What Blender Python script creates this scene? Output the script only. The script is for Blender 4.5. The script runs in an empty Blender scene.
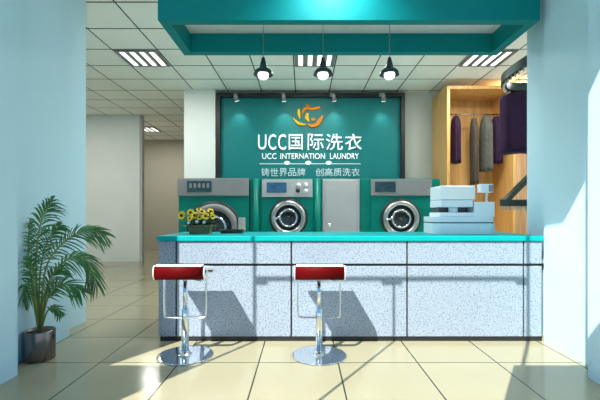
import bpy, bmesh, math, random
from mathutils import Vector, Matrix

random.seed(7)
C = bpy.context.scene.collection
S = bpy.context.scene
PI = math.pi

# ------------------------------------------------------------------ camera
EYE, FPX, VX, VY = 1.3, 395.0, 303.0, 213.0
cam_data = bpy.data.cameras.new('camera')
cam = bpy.data.objects.new('camera', cam_data)
C.objects.link(cam)
cam.location = (0, 0, EYE)
cam.rotation_euler = (PI / 2, 0, 0)
cam_data.sensor_width = 36
cam_data.lens = FPX / 600 * 36
cam_data.shift_x = -(VX - 300) / 600
cam_data.shift_y = (VY - 200) / 600
cam_data.clip_start = 0.05
S.camera = cam

# ------------------------------------------------------------------ sky, sun, exposure
SUN_DIR = Vector((0.64, 1.0, -1.26))
SUN_STRENGTH = 10.0
SKY_TOP, SKY_LOW, SKY_STRENGTH = (0.08, 0.25, 0.52), (0.25, 0.62, 1.08), 0.84
world = bpy.data.worlds.new('sky')
S.world = world
world.use_nodes = True
wn, wl = world.node_tree.nodes, world.node_tree.links
wn.clear()
w_out = wn.new('ShaderNodeOutputWorld')
w_bg = wn.new('ShaderNodeBackground')
w_tc = wn.new('ShaderNodeTexCoord')
w_sep = wn.new('ShaderNodeSeparateXYZ')
w_ramp = wn.new('ShaderNodeValToRGB')
w_ramp.color_ramp.elements[0].position = 0.0
w_ramp.color_ramp.elements[0].color = (*SKY_LOW, 1)
w_ramp.color_ramp.elements[1].position = 0.7
w_ramp.color_ramp.elements[1].color = (*SKY_TOP, 1)
wl.new(w_tc.outputs['Generated'], w_sep.inputs[0])
wl.new(w_sep.outputs['Z'], w_ramp.inputs[0])
wl.new(w_ramp.outputs[0], w_bg.inputs['Color'])
w_bg.inputs['Strength'].default_value = SKY_STRENGTH
wl.new(w_bg.outputs[0], w_out.inputs[0])

sun_data = bpy.data.lights.new('sun', 'SUN')
sun_data.energy = SUN_STRENGTH
sun_data.angle = math.radians(0.2)
sun_data.color = (1.0, 0.96, 0.86)
sun = bpy.data.objects.new('sun', sun_data)
C.objects.link(sun)
sun.location = (-4, -6, 9)
sun.rotation_euler = SUN_DIR.to_track_quat('-Z', 'Y').to_euler()

S.view_settings.view_transform = 'Standard'
S.view_settings.look = 'None'
S.view_settings.gamma = 1
S.view_settings.use_curve_mapping = False
S.view_settings.exposure = 0.0

TUBE_EMIT = 1.4         # ceiling troffer tubes
TROFFER_W = 56.0        # light thrown down by each troffer
SPOT_W = 12.0           # sign spotlights
DOWN_W = 190.0           # downlight before the canopy fascia
BULB_EMIT = 2.5

# ------------------------------------------------------------------ helpers
def at(px, py, d):
    """a point measured in the photograph at distance d"""
    return Vector(((px - VX) * d / FPX, d, EYE + (VY - py) * d / FPX))

ORIGIN = {}

def tag(o, label=None, cat=None, group=None, kind=None):
    if label: o['label'] = label
    if cat: o['category'] = cat
    if group: o['group'] = group
    if kind: o['kind'] = kind
    return o

def thing(name, label, cat, loc=(0, 0, 0), group=None):
    o = bpy.data.objects.new(name, None)
    o.empty_display_size = 0.1
    C.objects.link(o)
    o.location = loc
    ORIGIN[o] = Vector(loc)
    return tag(o, label, cat, group)

def obj(name, bm, mat, parent=None, smooth=False, label=None):
    off = ORIGIN.get(parent, Vector((0, 0, 0)))
    if parent is not None:
        bmesh.ops.translate(bm, verts=bm.verts, vec=-off)
    bmesh.ops.recalc_face_normals(bm, faces=bm.faces)
    me = bpy.data.meshes.new(name)
    bm.to_mesh(me)
    bm.free()
    if smooth:
        for p in me.polygons: p.use_smooth = True
    o = bpy.data.objects.new(name, me)
    C.objects.link(o)
    me.materials.append(mat)
    if parent is not None:
        o.parent = parent
    ORIGIN[o] = off
    if label: o['label'] = label
    return o

def solo(name, bm, mat, label, cat, group=None, smooth=False):
    o = obj(name, bm, mat, None, smooth)
    return tag(o, label, cat, group)

def struct(name, bm, mat, smooth=False):
    o = obj(name, bm, mat, None, smooth)
    o['kind'] = 'structure'
    return o

def B():
    return bmesh.new()

def box(bm, x0, x1, y0, y1, z0, z1, bevel=0.0, seg=2):
    vs = [bm.verts.new((x, y, z)) for z in (z0, z1) for y in (y0, y1) for x in (x0, x1)]
    fs = [(0, 2, 3, 1), (4, 5, 7, 6), (0, 1, 5, 4), (2, 6, 7, 3), (0, 4, 6, 2), (1, 3, 7, 5)]
    faces = [bm.faces.new([vs[i] for i in f]) for f in fs]
    if bevel > 0:
        ed = list({e for f in faces for e in f.edges})
        bmesh.ops.bevel(bm, geom=ed, offset=bevel, segments=seg, affect='EDGES', profile=0.5)
    return bm

def prism(bm, pts, axis, a0, a1):
    """extrude a closed 2-D outline; axis 'z': pts are (x,y); 'y': (x,z); 'x': (y,z)"""
    def p3(p, a):
        if axis == 'z': return (p[0], p[1], a)
        if axis == 'y': return (p[0], a, p[1])
        return (a, p[0], p[1])
    lo = [bm.verts.new(p3(p, a0)) for p in pts]
    hi = [bm.verts.new(p3(p, a1)) for p in pts]
    n = len(pts)
    bm.faces.new(lo)
    bm.faces.new(hi[::-1])
    for i in range(n):
        bm.faces.new([lo[i], lo[(i + 1) % n], hi[(i + 1) % n], hi[i]])
    return bm

def frame_for(t):
    t = t.normalized()
    up = Vector((0, 0, 1)) if abs(t.z) < 0.9 else Vector((0, 1, 0))
    a = t.cross(up).normalized()
    return a, t.cross(a).normalized()

def tube(bm, pts, r, seg=10, cap=True):
    pts = [Vector(p) for p in pts]
    rs = r if isinstance(r, (list, tuple)) else [r] * len(pts)
    rings = []
    pa = None
    for i, p in enumerate(pts):
        t = (pts[min(i + 1, len(pts) - 1)] - pts[max(i - 1, 0)])
        a, b = frame_for(t)
        if pa is not None:
            a = (pa - t.normalized() * pa.dot(t.normalized())).normalized()
            b = t.normalized().cross(a)
        pa = a
        rings.append([bm.verts.new(p + (a * math.cos(k * 2 * PI / seg) + b * math.sin(k * 2 * PI / seg)) * rs[i]) for k in range(seg)])
    for i in range(len(rings) - 1):
        for k in range(seg):
            bm.faces.new([rings[i][k], rings[i][(k + 1) % seg], rings[i + 1][(k + 1) % seg], rings[i + 1][k]])
    if cap:
        bm.faces.new(rings[0][::-1])
        bm.faces.new(rings[-1])
    return bm

def lathe(bm, prof, c=(0, 0, 0), axis='z', seg=40):
    """prof: list of (r, h); axis 'z' goes up, axis 'y' goes towards the camera (h towards -y)"""
    c = Vector(c)
    rings = []
    for r, h in prof:
        if r < 1e-6:
            v = Vector((0, 0, h)) if axis == 'z' else Vector((0, -h, 0))
            rings.append([bm.verts.new(c + v)])
            continue
        ring = []
        for k in range(seg):
            a = 2 * PI * k / seg
            v = Vector((r * math.cos(a), r * math.sin(a), h)) if axis == 'z' else Vector((r * math.cos(a), -h, r * math.sin(a)))
            ring.append(bm.verts.new(c + v))
        rings.append(ring)
    for A, D in zip(rings, rings[1:]):
        for k in range(seg):
            k2 = (k + 1) % seg
            if len(A) == 1 and len(D) == 1: continue
            if len(A) == 1: bm.faces.new([A[0], D[k2], D[k]])
            elif len(D) == 1: bm.faces.new([A[k], A[k2], D[0]])
            else: bm.faces.new([A[k], A[k2], D[k2], D[k]])
    return bm

def ball(bm, c, r, sx=1, sy=1, sz=1, seg=14):
    m = Matrix.Translation(c) @ Matrix.Diagonal((sx, sy, sz, 1))
    bmesh.ops.create_uvsphere(bm, u_segments=seg, v_segments=max(6, seg // 2 + 1), radius=r, matrix=m)
    return bm

def smooth_path(pts, n=8):
    """Catmull-Rom through the points"""
    pts = [Vector(p) for p in pts]
    P = [pts[0] * 2 - pts[1]] + pts + [pts[-1] * 2 - pts[-2]]
    out = []
    for i in range(1, len(P) - 2):
        for k in range(n):
            t = k / n
            a, b, c, d = P[i - 1], P[i], P[i + 1], P[i + 2]
            out.append(0.5 * ((2 * b) + (c - a) * t + (2 * a - 5 * b + 4 * c - d) * t * t + (3 * b - a - 3 * c + d) * t ** 3))
    out.append(pts[-1])
    return out

# ------------------------------------------------------------------ materials
def mat(name, col, rough=0.5, metal=0.0, emit=None, estr=0.0, spec=0.5, var=0.0, vscale=6.0, coat=0.0):
    m = bpy.data.materials.new(name)
    m.use_nodes = True
    nt = m.node_tree
    b = nt.nodes['Principled BSDF']
    b.inputs['Base Color'].default_value = (*col, 1)
    b.inputs['Roughness'].default_value = rough
    b.inputs['Metallic'].default_value = metal
    b.inputs['Specular IOR Level'].default_value = spec
    if coat: b.inputs['Coat Weight'].default_value = coat
    if emit:
        b.inputs['Emission Color'].default_value = (*emit, 1)
        b.inputs['Emission Strength'].default_value = estr
    if var:
        tc = nt.nodes.new('ShaderNodeTexCoord')
        no = nt.nodes.new('ShaderNodeTexNoise')
        no.inputs['Scale'].default_value = vscale
        no.inputs['Detail'].default_value = 4
        rp = nt.nodes.new('ShaderNodeValToRGB')
        rp.color_ramp.elements[0].position = 0.3
        rp.color_ramp.elements[1].position = 0.7
        rp.color_ramp.elements[0].color = (*[c * (1 - var) for c in col], 1)
        rp.color_ramp.elements[1].color = (*[min(1, c * (1 + var)) for c in col], 1)
        nt.links.new(tc.outputs['Object'], no.inputs['Vector'])
        nt.links.new(no.outputs['Fac'], rp.inputs[0])
        nt.links.new(rp.outputs[0], b.inputs['Base Color'])
    return m

def grid_mat(name, col, line, tx, ty, x0, y0, wx, wy, rough, spec, var=0.04, mottle=0.04):
    m = mat(name, col, rough, spec=spec)
    nt = m.node_tree
    N, L = nt.nodes, nt.links
    b = N['Principled BSDF']
    geo = N.new('ShaderNodeNewGeometry')
    sep = N.new('ShaderNodeSeparateXYZ')
    L.new(geo.outputs['Position'], sep.inputs[0])
    def math_(op, a, v=None, v2=None):
        n = N.new('ShaderNodeMath'); n.operation = op
        for i, q in enumerate((a, v)):
            if q is None: continue
            if isinstance(q, (int, float)): n.inputs[i].default_value = q
            else: L.new(q, n.inputs[i])
        return n.outputs[0]
    def axis(out, t, o, w):
        s = math_('DIVIDE', math_('SUBTRACT', out, o), t)
        f = math_('FRACT', s)
        d = math_('ABSOLUTE', math_('SUBTRACT', f, 0.5))
        return math_('GREATER_THAN', d, 0.5 - w / t / 2), math_('FLOOR', s)
    lx, ix = axis(sep.outputs['X'], tx, x0, wx)
    ly, iy = axis(sep.outputs['Y'], ty, y0, wy)
    ln = math_('MAXIMUM', lx, ly)
    cmb = N.new('ShaderNodeCombineXYZ')
    L.new(ix, cmb.inputs[0]); L.new(iy, cmb.inputs[1])
    wh = N.new('ShaderNodeTexWhiteNoise')
    L.new(cmb.outputs[0], wh.inputs['Vector'])
    no = N.new('ShaderNodeTexNoise')
    no.inputs['Scale'].default_value = 5
    no.inputs['Detail'].default_value = 5
    L.new(geo.outputs['Position'], no.inputs['Vector'])
    k = math_('ADD', math_('MULTIPLY', wh.outputs['Value'], var), math_('MULTIPLY', no.outputs['Fac'], mottle))
    k = math_('ADD', k, 1 - (var + mottle) / 2)
    sc = N.new('ShaderNodeVectorMath'); sc.operation = 'SCALE'
    sc.inputs[0].default_value = col
    L.new(k, sc.inputs['Scale'])
    mx = N.new('ShaderNodeMix'); mx.data_type = 'RGBA'
    L.new(ln, mx.inputs[0])
    L.new(sc.outputs[0], mx.inputs[6])
    mx.inputs[7].default_value = (*line, 1)
    L.new(mx.outputs[2], b.inputs['Base Color'])
    return m

def speckle_mat(name, base, d1, d2):
    m = mat(name, base, 0.45)
    nt = m.node_tree; N, L = nt.nodes, nt.links
    b = N['Principled BSDF']
    geo = N.new('ShaderNodeNewGeometry')
    def layer(scale, p0, p1):
        n = N.new('ShaderNodeTexNoise'); n.inputs['Scale'].default_value = scale
        n.inputs['Detail'].default_value = 1.5
        L.new(geo.outputs['Position'], n.inputs['Vector'])
        r = N.new('ShaderNodeValToRGB')
        r.color_ramp.elements[0].position = p0; r.color_ramp.elements[1].position = p1
        L.new(n.outputs['Fac'], r.inputs[0])
        return r.outputs[0]
    f1 = layer(78, 0.57, 0.65)
    f2 = layer(52, 0.60, 0.68)
    m1 = N.new('ShaderNodeMix'); m1.data_type = 'RGBA'
    L.new(f1, m1.inputs[0]); m1.inputs[6].default_value = (*base, 1); m1.inputs[7].default_value = (*d1, 1)
    m2 = N.new('ShaderNodeMix'); m2.data_type = 'RGBA'
    L.new(f2, m2.inputs[0]); L.new(m1.outputs[2], m2.inputs[6]); m2.inputs[7].default_value = (*d2, 1)
    L.new(m2.outputs[2], b.inputs['Base Color'])
    return m

def wood_mat(name, c0, c1, scale=(18, 18, 1.2), rough=0.4):
    m = mat(name, c0, rough)
    nt = m.node_tree; N, L = nt.nodes, nt.links
    b = N['Principled BSDF']
    geo = N.new('ShaderNodeNewGeometry')
    mp = N.new('ShaderNodeMapping'); mp.inputs['Scale'].default_value = scale
    no = N.new('ShaderNodeTexNoise'); no.inputs['Scale'].default_value = 1; no.inputs['Detail'].default_value = 5
    no.inputs['Distortion'].default_value = 0.6
    r = N.new('ShaderNodeValToRGB')
    r.color_ramp.elements[0].position = 0.35; r.color_ramp.elements[1].position = 0.65
    r.color_ramp.elements[0].color = (*c0, 1); r.color_ramp.elements[1].color = (*c1, 1)
    L.new(geo.outputs['Position'], mp.inputs[0]); L.new(mp.outputs[0], no.inputs['Vector'])
    L.new(no.outputs['Fac'], r.inputs[0]); L.new(r.outputs[0], b.inputs['Base Color'])
    return m

M = {}
M['floor'] = grid_mat('floor_tile', (0.325, 0.305, 0.205), (0.03, 0.028, 0.02), 0.69, 0.70, -0.385, 3.435, 0.012, 0.012, 0.15, 0.40)
M['bounce_white'] = mat('white_bounce_floor', (0.88, 0.88, 0.84), 0.6, var=0.02, vscale=2)  # white chosen to bounce lamp light up to the ceiling
M['paving'] = mat('pale_paving', (0.42, 0.42, 0.40), 0.85, var=0.05, vscale=1.2)
M['ceil'] = grid_mat('ceiling_tile', (0.94, 0.97, 0.93), (0.03, 0.04, 0.035), 0.72, 0.70, -0.16, 4.87, 0.020, 0.026, 0.85, 0.2, 0.05, 0.03)
M['bluewall'] = mat('pale_blue_plaster', (0.50, 0.73, 0.84), 0.6, spec=0.2, var=0.02, vscale=1.5)
M['whitewall'] = mat('white_plaster', (0.78, 0.80, 0.78), 0.6, var=0.02, vscale=2)
M['backwall'] = mat('grey_green_plaster', (0.46, 0.49, 0.46), 0.6, var=0.02, vscale=2)
M['tanwall'] = mat('tan_plaster', (0.44, 0.41, 0.33), 0.6, var=0.03, vscale=2)
M['grey'] = mat('grey_plaster', (0.45, 0.46, 0.45), 0.6, var=0.03)
M['outer'] = mat('shopfront_panel', (0.50, 0.52, 0.52), 0.6, var=0.03)
M['frame_dark'] = mat('dark_metal_frame', (0.035, 0.033, 0.03), 0.35, 0.5, var=0.1)
M['teal'] = mat('teal_lacquer', (0.0, 0.20, 0.215), 0.5, spec=0.15, var=0.03, vscale=2)
M['inner'] = mat('grey_soffit_panel', (0.55, 0.58, 0.58), 0.6, var=0.03)
M['top'] = mat('turquoise_worktop', (0.0, 0.33, 0.34), 0.5, spec=0.12, var=0.03, vscale=3)
M['speck'] = speckle_mat('speckled_stone', (0.28, 0.345, 0.42), (0.07, 0.11, 0.18), (0.15, 0.21, 0.32))
M['black'] = mat('black_gap', (0.012, 0.013, 0.016), 0.5, var=0.1)
M['chrome'] = mat('chrome', (0.80, 0.84, 0.88), 0.10, 1.0, var=0.02)
M['steel'] = mat('brushed_steel', (0.55, 0.55, 0.54), 0.30, 1.0, var=0.08, vscale=20)
M['dsteel'] = mat('dark_steel', (0.10, 0.10, 0.10), 0.25, 1.0, var=0.1)
M['red'] = mat('dark_red_vinyl', (0.10, 0.001, 0.002), 0.6, spec=0.08, var=0.06, vscale=12)
M['whitetrim'] = mat('white_trim', (0.85, 0.86, 0.88), 0.25, var=0.02)
M['mteal'] = mat('machine_teal', (0.0, 0.20, 0.155), 0.35, spec=0.25, var=0.05, vscale=3)
M['mgrey'] = mat('machine_grey', (0.24, 0.25, 0.25), 0.45, var=0.05, vscale=5)
M['mlight'] = mat('machine_light_grey', (0.42, 0.44, 0.44), 0.45, var=0.04, vscale=5)
M['screen'] = mat('dark_screen', (0.02, 0.06, 0.08), 0.15, var=0.4, vscale=16)
M['screenblue'] = mat('blue_screen', (0.03, 0.09, 0.16), 0.15, emit=(0.05, 0.2, 0.4), estr=0.15, var=0.4, vscale=14)
M['glassdark'] = mat('porthole_glass', (0.03, 0.035, 0.035), 0.08, spec=0.8, var=0.2, vscale=9)
M['sign'] = mat('sign_teal', (0.006, 0.185, 0.19), 0.45, spec=0.3, var=0.04, vscale=2)
M['letter'] = mat('letter_white', (0.92, 0.95, 0.95), 0.4, emit=(0.9, 1, 1), estr=0.28, var=0.01)  # slight glow of its own lifts the white, though no lamp
M['letter2'] = mat('letter_pale', (0.60, 0.78, 0.84), 0.4, emit=(0.7, 0.95, 1), estr=0.05, var=0.02)  # faint glow in the material makes the small lettering read brighter
M['orange'] = mat('emblem_orange', (0.90, 0.27, 0.0), 0.5, spec=0.2, var=0.1, vscale=6)
M['gold'] = mat('emblem_gold', (0.95, 0.58, 0.0), 0.5, spec=0.2, var=0.1, vscale=6)
M['wood'] = wood_mat('orange_wood', (0.64, 0.34, 0.10), (0.78, 0.47, 0.17))
M['wood2'] = wood_mat('brown_wood', (0.36, 0.17, 0.06), (0.62, 0.36, 0.18), (9, 9, 0.5))
M['purple'] = mat('purple_cloth', (0.028, 0.004, 0.036), 0.85, var=0.2, vscale=14)
M['olive'] = mat('olive_cloth', (0.075, 0.06, 0.045), 0.9, var=0.2, vscale=14)
M['greycloth'] = mat('grey_cloth', (0.10, 0.10, 0.085), 0.9, var=0.2, vscale=14)
M['track'] = mat('dark_green_track', (0.045, 0.065, 0.06), 0.4, 0.4, var=0.1)
M['teeth'] = mat('pale_hook', (0.55, 0.55, 0.48), 0.4, 0.3, var=0.05)
M['pos'] = mat('pale_blue_plastic', (0.72, 0.82, 0.90), 0.4, var=0.02)
M['posdark'] = mat('register_shadow_gap', (0.06, 0.07, 0.08), 0.5, var=0.1)
M['leaf'] = mat('palm_leaf', (0.05, 0.19, 0.045), 0.4, var=0.45, vscale=7)
M['stem'] = mat('palm_stem', (0.16, 0.22, 0.05), 0.5, var=0.25, vscale=14)
M['soil'] = mat('dark_soil', (0.03, 0.022, 0.015), 0.95, var=0.4, vscale=40)
M['pot'] = mat('pewter_metal', (0.25, 0.22, 0.23), 0.22, 1.0, var=0.08, vscale=5)
M['planter'] = mat('brown_clay', (0.20, 0.16, 0.07), 0.7, var=0.25, vscale=30)
M['petal'] = mat('yellow_petal', (0.85, 0.60, 0.02), 0.5, var=0.15, vscale=20)
M['seed'] = mat('brown_seed_head', (0.06, 0.025, 0.01), 0.9, var=0.3, vscale=60)
M['bleaf'] = mat('dark_leaf', (0.02, 0.07, 0.02), 0.5, var=0.4, vscale=20)
M['white'] = mat('white_petal', (0.70, 0.80, 0.85), 0.5, var=0.05)
M['tray'] = mat('dark_brown_tray', (0.06, 0.04, 0.022), 0.4, var=0.2, vscale=20)
M['tube'] = mat('lamp_tube', (0.9, 0.9, 0.9), 0.5, emit=(1.0, 1.0, 0.93), estr=TUBE_EMIT, var=0.01)
M['louver'] = mat('lamp_housing', (0.28, 0.30, 0.31), 0.35, 0.6, var=0.05)
M['shade'] = mat('dark_green_shade', (0.05, 0.08, 0.08), 0.25, 0.6, var=0.1)
M['bulb'] = mat('lit_bulb', (0.95, 0.95, 0.9), 0.3, emit=(0.85, 0.95, 1.0), estr=BULB_EMIT, var=0.01)
M['lens'] = mat('lit_lens', (0.9, 0.95, 0.95), 0.3, emit=(0.9, 1.0, 1.0), estr=2.5, var=0.01)
M['spotgrey'] = mat('spot_metal', (0.25, 0.27, 0.27), 0.35, 0.6, var=0.08)
M['garment_hanger'] = mat('hanger_metal', (0.25, 0.22, 0.18), 0.3, 0.8, var=0.05)

CEIL = 3.9
# ------------------------------------------------------------------ setting
bm = B(); box(bm, -8, 8, -0.3, 14.3, -0.12, 0)
struct('floor', bm, M['floor'])
bm = B(); box(bm, -16, 12, -14, -0.3, -0.14, -0.005)
struct('ground', bm, M['paving'])  # unseen ground added to bounce sunlight in towards the ceiling
bm = B(); box(bm, -1.40, 6.6, 4.905, 8.5, 0.0005, 0.004)
struct('floor_bounce', bm, M['bounce_white'])  # invented white floor, hidden by the counter, brightens the ceiling by bounce
bm = B(); box(bm, -8, 8, 1.9, 14.3, CEIL, CEIL + 0.12)
struct('ceiling', bm, M['ceil'])

# stepped side walls of the entrance
bm = B()
prism(bm, [(-8, 2.38), (-2.29, 2.38), (-2.29, 3.17), (-2.47, 3.17), (-2.47, 4.175), (-2.61, 4.175), (-2.61, 4.75), (-8, 4.75)], 'z', 0, CEIL)
struct('wall_left', bm, M['bluewall'])
bm = B()
prism(bm, [(8, 2.38), (2.25, 2.38), (2.25, 3.12), (2.43, 3.12), (2.43, 3.985), (2.58, 3.985), (2.58, 4.55), (8, 4.55)], 'z', 0, CEIL)
struct('wall_right', bm, M['bluewall'])

# back of the shop
bm = B(); box(bm, -2.0, 8, 8.5, 8.7, 0, CEIL)
struct('wall_back', bm, M['backwall'])
bm = B(); box(bm, -2.50, -1.845, 8.30, 8.72, 0, CEIL)
struct('wall_pillar', bm, M['whitewall'])
bm = B(); box(bm, -8, -2.2, 14.1, 14.3, 0, CEIL)
struct('wall_hall_end', bm, M['tanwall'])
bm = B(); box(bm, -2.4, -2.2, 8.72, 14.1, 0, CEIL)
struct('wall_hall_right', bm, M['tanwall'])
bm = B(); box(bm, -8, -4.34, 10.5, 10.62, 0, CEIL)
struct('wall_partition', bm, M['whitewall'])
bm = B(); box(bm, -4.34, -4.27, 10.49, 10.63, 0, CEIL)
struct('trim_1', bm, M['grey'])
bm = B(); box(bm, -8, -7.8, 4.75, 14.1, 0, CEIL)
struct('wall_left_far', bm, M['whitewall'])
bm = B(); box(bm, 6.6, 6.8, 4.55, 8.5, 0, CEIL)
struct('wall_right_far', bm, M['whitewall'])

# unseen shopfront, inferred from its shadows, enlarged behind the camera to cast them
FY = -0.3
def sx(x): return x - 0.64 * (4.0 - FY)      # from the mark on the counter front back to the shopfront
def sz(z): return z + 1.26 * (4.0 - FY)
bm = B()
SILL = 4.24 + 1.26 * 0.3
box(bm, -4.6, sx(-0.49), FY - 0.006, FY + 0.006, 3.72, SILL)
struct('front_shade_left', bm, M['outer'])  # shades the floor; left open below so bounced light gets in
bm = B(); box(bm, sx(2.28) - 0.075, 3.6, FY - 0.006, FY + 0.006, 3.72, SILL)
struct('front_shade_right', bm, M['outer'])  # same kind of unseen band, shading the floor at the right
bm = B()
H1, H2 = 6.16 + 0.38, 5.86 + 0.38
prism(bm, [(-4.6, 8.2), (-4.6, H1), (-0.11 - 0.19, H1), (0.06 - 0.19, H2), (0.06, H2), (0.06, H1), (3.6, H1), (3.6, 8.2)], 'y', FY - 0.006, FY + 0.006)
struct('front_shade_header', bm, M['outer'])  # lower outline stepped to shape the sun's edge on the right wall
for i, (cx, z0, z1, w) in enumerate([(-0.49, 0, H1, 0.026), (0.92, 0, sz(0.61), 0.016), (2.28, 0, H1, 0.026)]):
    bm = B(); box(bm, sx(cx) - w / 2, sx(cx) + w / 2, FY - 0.009, FY + 0.009, z0, z1)
    if i == 1:
        for a, b in ((-0.47, -0.36), (0.80, 1.0), (2.16, 2.27)):
            box(bm, sx(a), sx(b), FY - 0.006, FY + 0.006, sz(0.575), sz(0.615))
    struct('trim_%d' % (i + 2), bm, M['frame_dark'])
bm = B(); box(bm, 3.5, 3.6, FY - 0.05, FY - 0.007, 0, 8.2)
struct('trim_6', bm, M['frame_dark'])
bm = B(); box(bm, -4.6, -4.5, FY - 0.05, FY - 0.007, 0, 8.2)
struct('trim_7', bm, M['frame_dark'])
bm = B(); box(bm, sx(-0.49), sx(2.28), FY - 0.004, FY + 0.004, sz(0.612), sz(0.655))
struct('trim_5', bm, M['frame_dark'])

# ------------------------------------------------------------------ hanging canopy
cp = thing('hanging_canopy', 'large teal box canopy hanging from the ceiling above the counter', 'canopy', (0.45, 4.3, 3.2))
X0, X1, Y0, Y1, Z0 = -1.43, 2.335, 3.89, 4.76, 3.2
bm = B(); box(bm, X0, X1, Y0, Y0 + 0.10, Z0, CEIL); obj('front_fascia', bm, M['teal'], cp)
bm = B(); box(bm, X0 , X0 + 0.10, Y0 + 0.10, Y1 - 0.10, Z0, CEIL); obj('side_fascia', bm, M['teal'], cp)
bm = B(); box(bm, X1 - 0.10, X1, Y0 + 0.10, Y1 - 0.10, Z0, CEIL); obj('side_fascia', bm, M['teal'], cp)
bm = B(); box(bm, X0, X1, Y1 - 0.10, Y1, Z0, CEIL); obj('rear_fascia', bm, M['teal'], cp)
bm = B(); box(bm, X0 + 0.10, X1 - 0.10, Y0 + 0.10, Y1 - 0.10, 3.42, 3.46); obj('inner_panel', bm, M['inner'], cp, label='grey panel inside the canopy')

# downlight in the ceiling before the fascia
def downlight(x, y, label):
    t = thing('ceiling_downlight', label, 'ceiling light', (x, y, CEIL))
    bm = B(); lathe(bm, [(0.075, -0.004), (0.075, -0.02), (0.05, -0.02), (0.05, -0.004)], (x, y, CEIL), 'z', 24)
    obj('trim_ring', bm, M['louver'], t, True)
    bm = B(); lathe(bm, [(0, -0.006), (0.05, -0.006), (0.05, -0.012), (0, -0.012)], (x, y, CEIL), 'z', 24)
    obj('lens', bm, M['lens'], t)
    ld = bpy.data.lights.new('downlight_beam', 'SPOT')
    ld.energy = DOWN_W; ld.spot_size = math.radians(120); ld.spot_blend = 1.0; ld.shadow_soft_size = 0.05
    ld.color = (0.9, 1, 1)
    lo = bpy.data.objects.new('downlight_beam', ld); C.objects.link(lo); lo.parent = t
    lo.location = (0, 0, -0.03)
    lo.rotation_euler = (math.radians(28), 0, 0)
downlight(0.30, 3.42, 'small round downlight in the ceiling in front of the teal canopy')

# ------------------------------------------------------------------ ceiling troffers
def troffer(ix, iy, label, watts=TROFFER_W):
    x0 = -0.16 + 0.72 * ix + 0.02; x1 = x0 + 0.68
    y0 = 4.87 + 0.70 * iy + 0.02; y1 = y0 + 0.66
    t = thing('ceiling_light', label, 'ceiling light', ((x0 + x1) / 2, (y0 + y1) / 2, CEIL), 'square louvred ceiling lights')
    z = CEIL
    bm = B()
    box(bm, x0, x1, y0, y1, z - 0.006, z - 0.001)
    for (a, b, c, d) in ((x0, x0 + 0.02, y0, y1), (x1 - 0.02, x1, y0, y1), (x0 + 0.02, x1 - 0.02, y0, y0 + 0.02), (x0 + 0.02, x1 - 0.02, y1 - 0.02, y1)):
        box(bm, a, b, c, d, z - 0.03, z - 0.006)
    obj('housing', bm, M['louver'], t)
    n = 4; w = (x1 - x0 - 0.04) / n
    for k in range(n):
        a = x0 + 0.02 + k * w
        bm = B(); box(bm, a + w * 0.27, a + w * 0.73, y0 + 0.03, y1 - 0.03, z - 0.020, z - 0.010, 0.003, 1)
        obj('tube', bm, M['tube'], t)
    for k in range(1, n):
        a = x0 + 0.02 + k * w
        bm = B(); box(bm, a - 0.006, a + 0.006, y0 + 0.02, y1 - 0.02, z - 0.03, z - 0.006)
        obj('louvre_blade', bm, M['louver'], t)
    ld = bpy.data.lights.new('troffer_light', 'AREA'); ld.energy = watts; ld.shape = 'SQUARE'; ld.size = 0.62
    ld.color = (1.0, 1.0, 0.93)
    lo = bpy.data.objects.new('troffer_light', ld); C.objects.link(lo); lo.parent = t; lo.location = (0, 0, -0.032)
    return t
troffer(-4, 2, 'square louvred ceiling light left of the teal canopy')
troffer(0, 2, 'square louvred ceiling light behind the middle pendant lamp')
troffer(4, 2, 'square louvred ceiling light right of the teal canopy, near the pillar')
troffer(-7, 10, 'small distant louvred ceiling light over the hall at left')
troffer(6, 4, 'louvred ceiling light seen through the curved garment conveyor rail')
troffer(-8, 4, 'added unseen ceiling light over the side hall behind the left wall')  # extra lamp out of view, there to lighten the side hall
troffer(2, 0, 'added ceiling light hidden by the canopy at the right end of the worktop', 12.0)  # unseen lamp added to brighten the ceiling behind the canopy
troffer(0, 0, 'added ceiling light hidden by the canopy near the middle of the worktop', 18.0)  # second hidden lamp, put in to lift the ceiling's tone
troffer(7, 2, 'added unseen ceiling light beyond the right wall near the wardrobe doors')  # added out of view to brighten the right side and wardrobe

# ------------------------------------------------------------------ counter
CX0, CX1, CF, CB, CT = -1.47, 2.43, 4.0, 4.9, 1.067
co = thing('service_counter', 'long white speckled service counter with black joints and dark toe kick', 'counter', (0.48, 4.4, 0))
bm = B(); box(bm, CX0 + 0.02, CX1 - 0.005, CF + 0.018, CB - 0.03, 0.05, CT - 0.052); obj('carcass', bm, M['black'], co)
bm = B(); box(bm, CX0 + 0.02, CX1 - 0.005, CF + 0.012, CB - 0.06, 0, 0.05); obj('toe_kick', bm, M['black'], co)
seams = [CX0, -1.285, -0.118, 1.055, 2.235, CX1 - 0.004]
g = 0.008
for a, b in zip(seams, seams[1:]):
    for nm, z0, z1 in (('upper_panel', 0.787, CT - 0.054), ('lower_panel', 0.05, 0.762)):
        bm = B(); box(bm, a + g, b - g, CF, CF + 0.017, z0, z1, 0.002, 1)
        obj(nm, bm, M['speck'], co)
bm = B(); box(bm, CX0 + 0.002, CX0 + 0.019, CF + 0.018, CB - 0.03, 0.05, CT - 0.054); obj('end_panel', bm, M['speck'], co)
bm = B(); box(bm, CX0 - 0.005, CX1 - 0.003, CF - 0.02, CB, CT - 0.05, CT, 0.004)
solo('worktop', bm, M['top'], 'glossy turquoise worktop running the whole length of the speckled counter', 'countertop')

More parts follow.
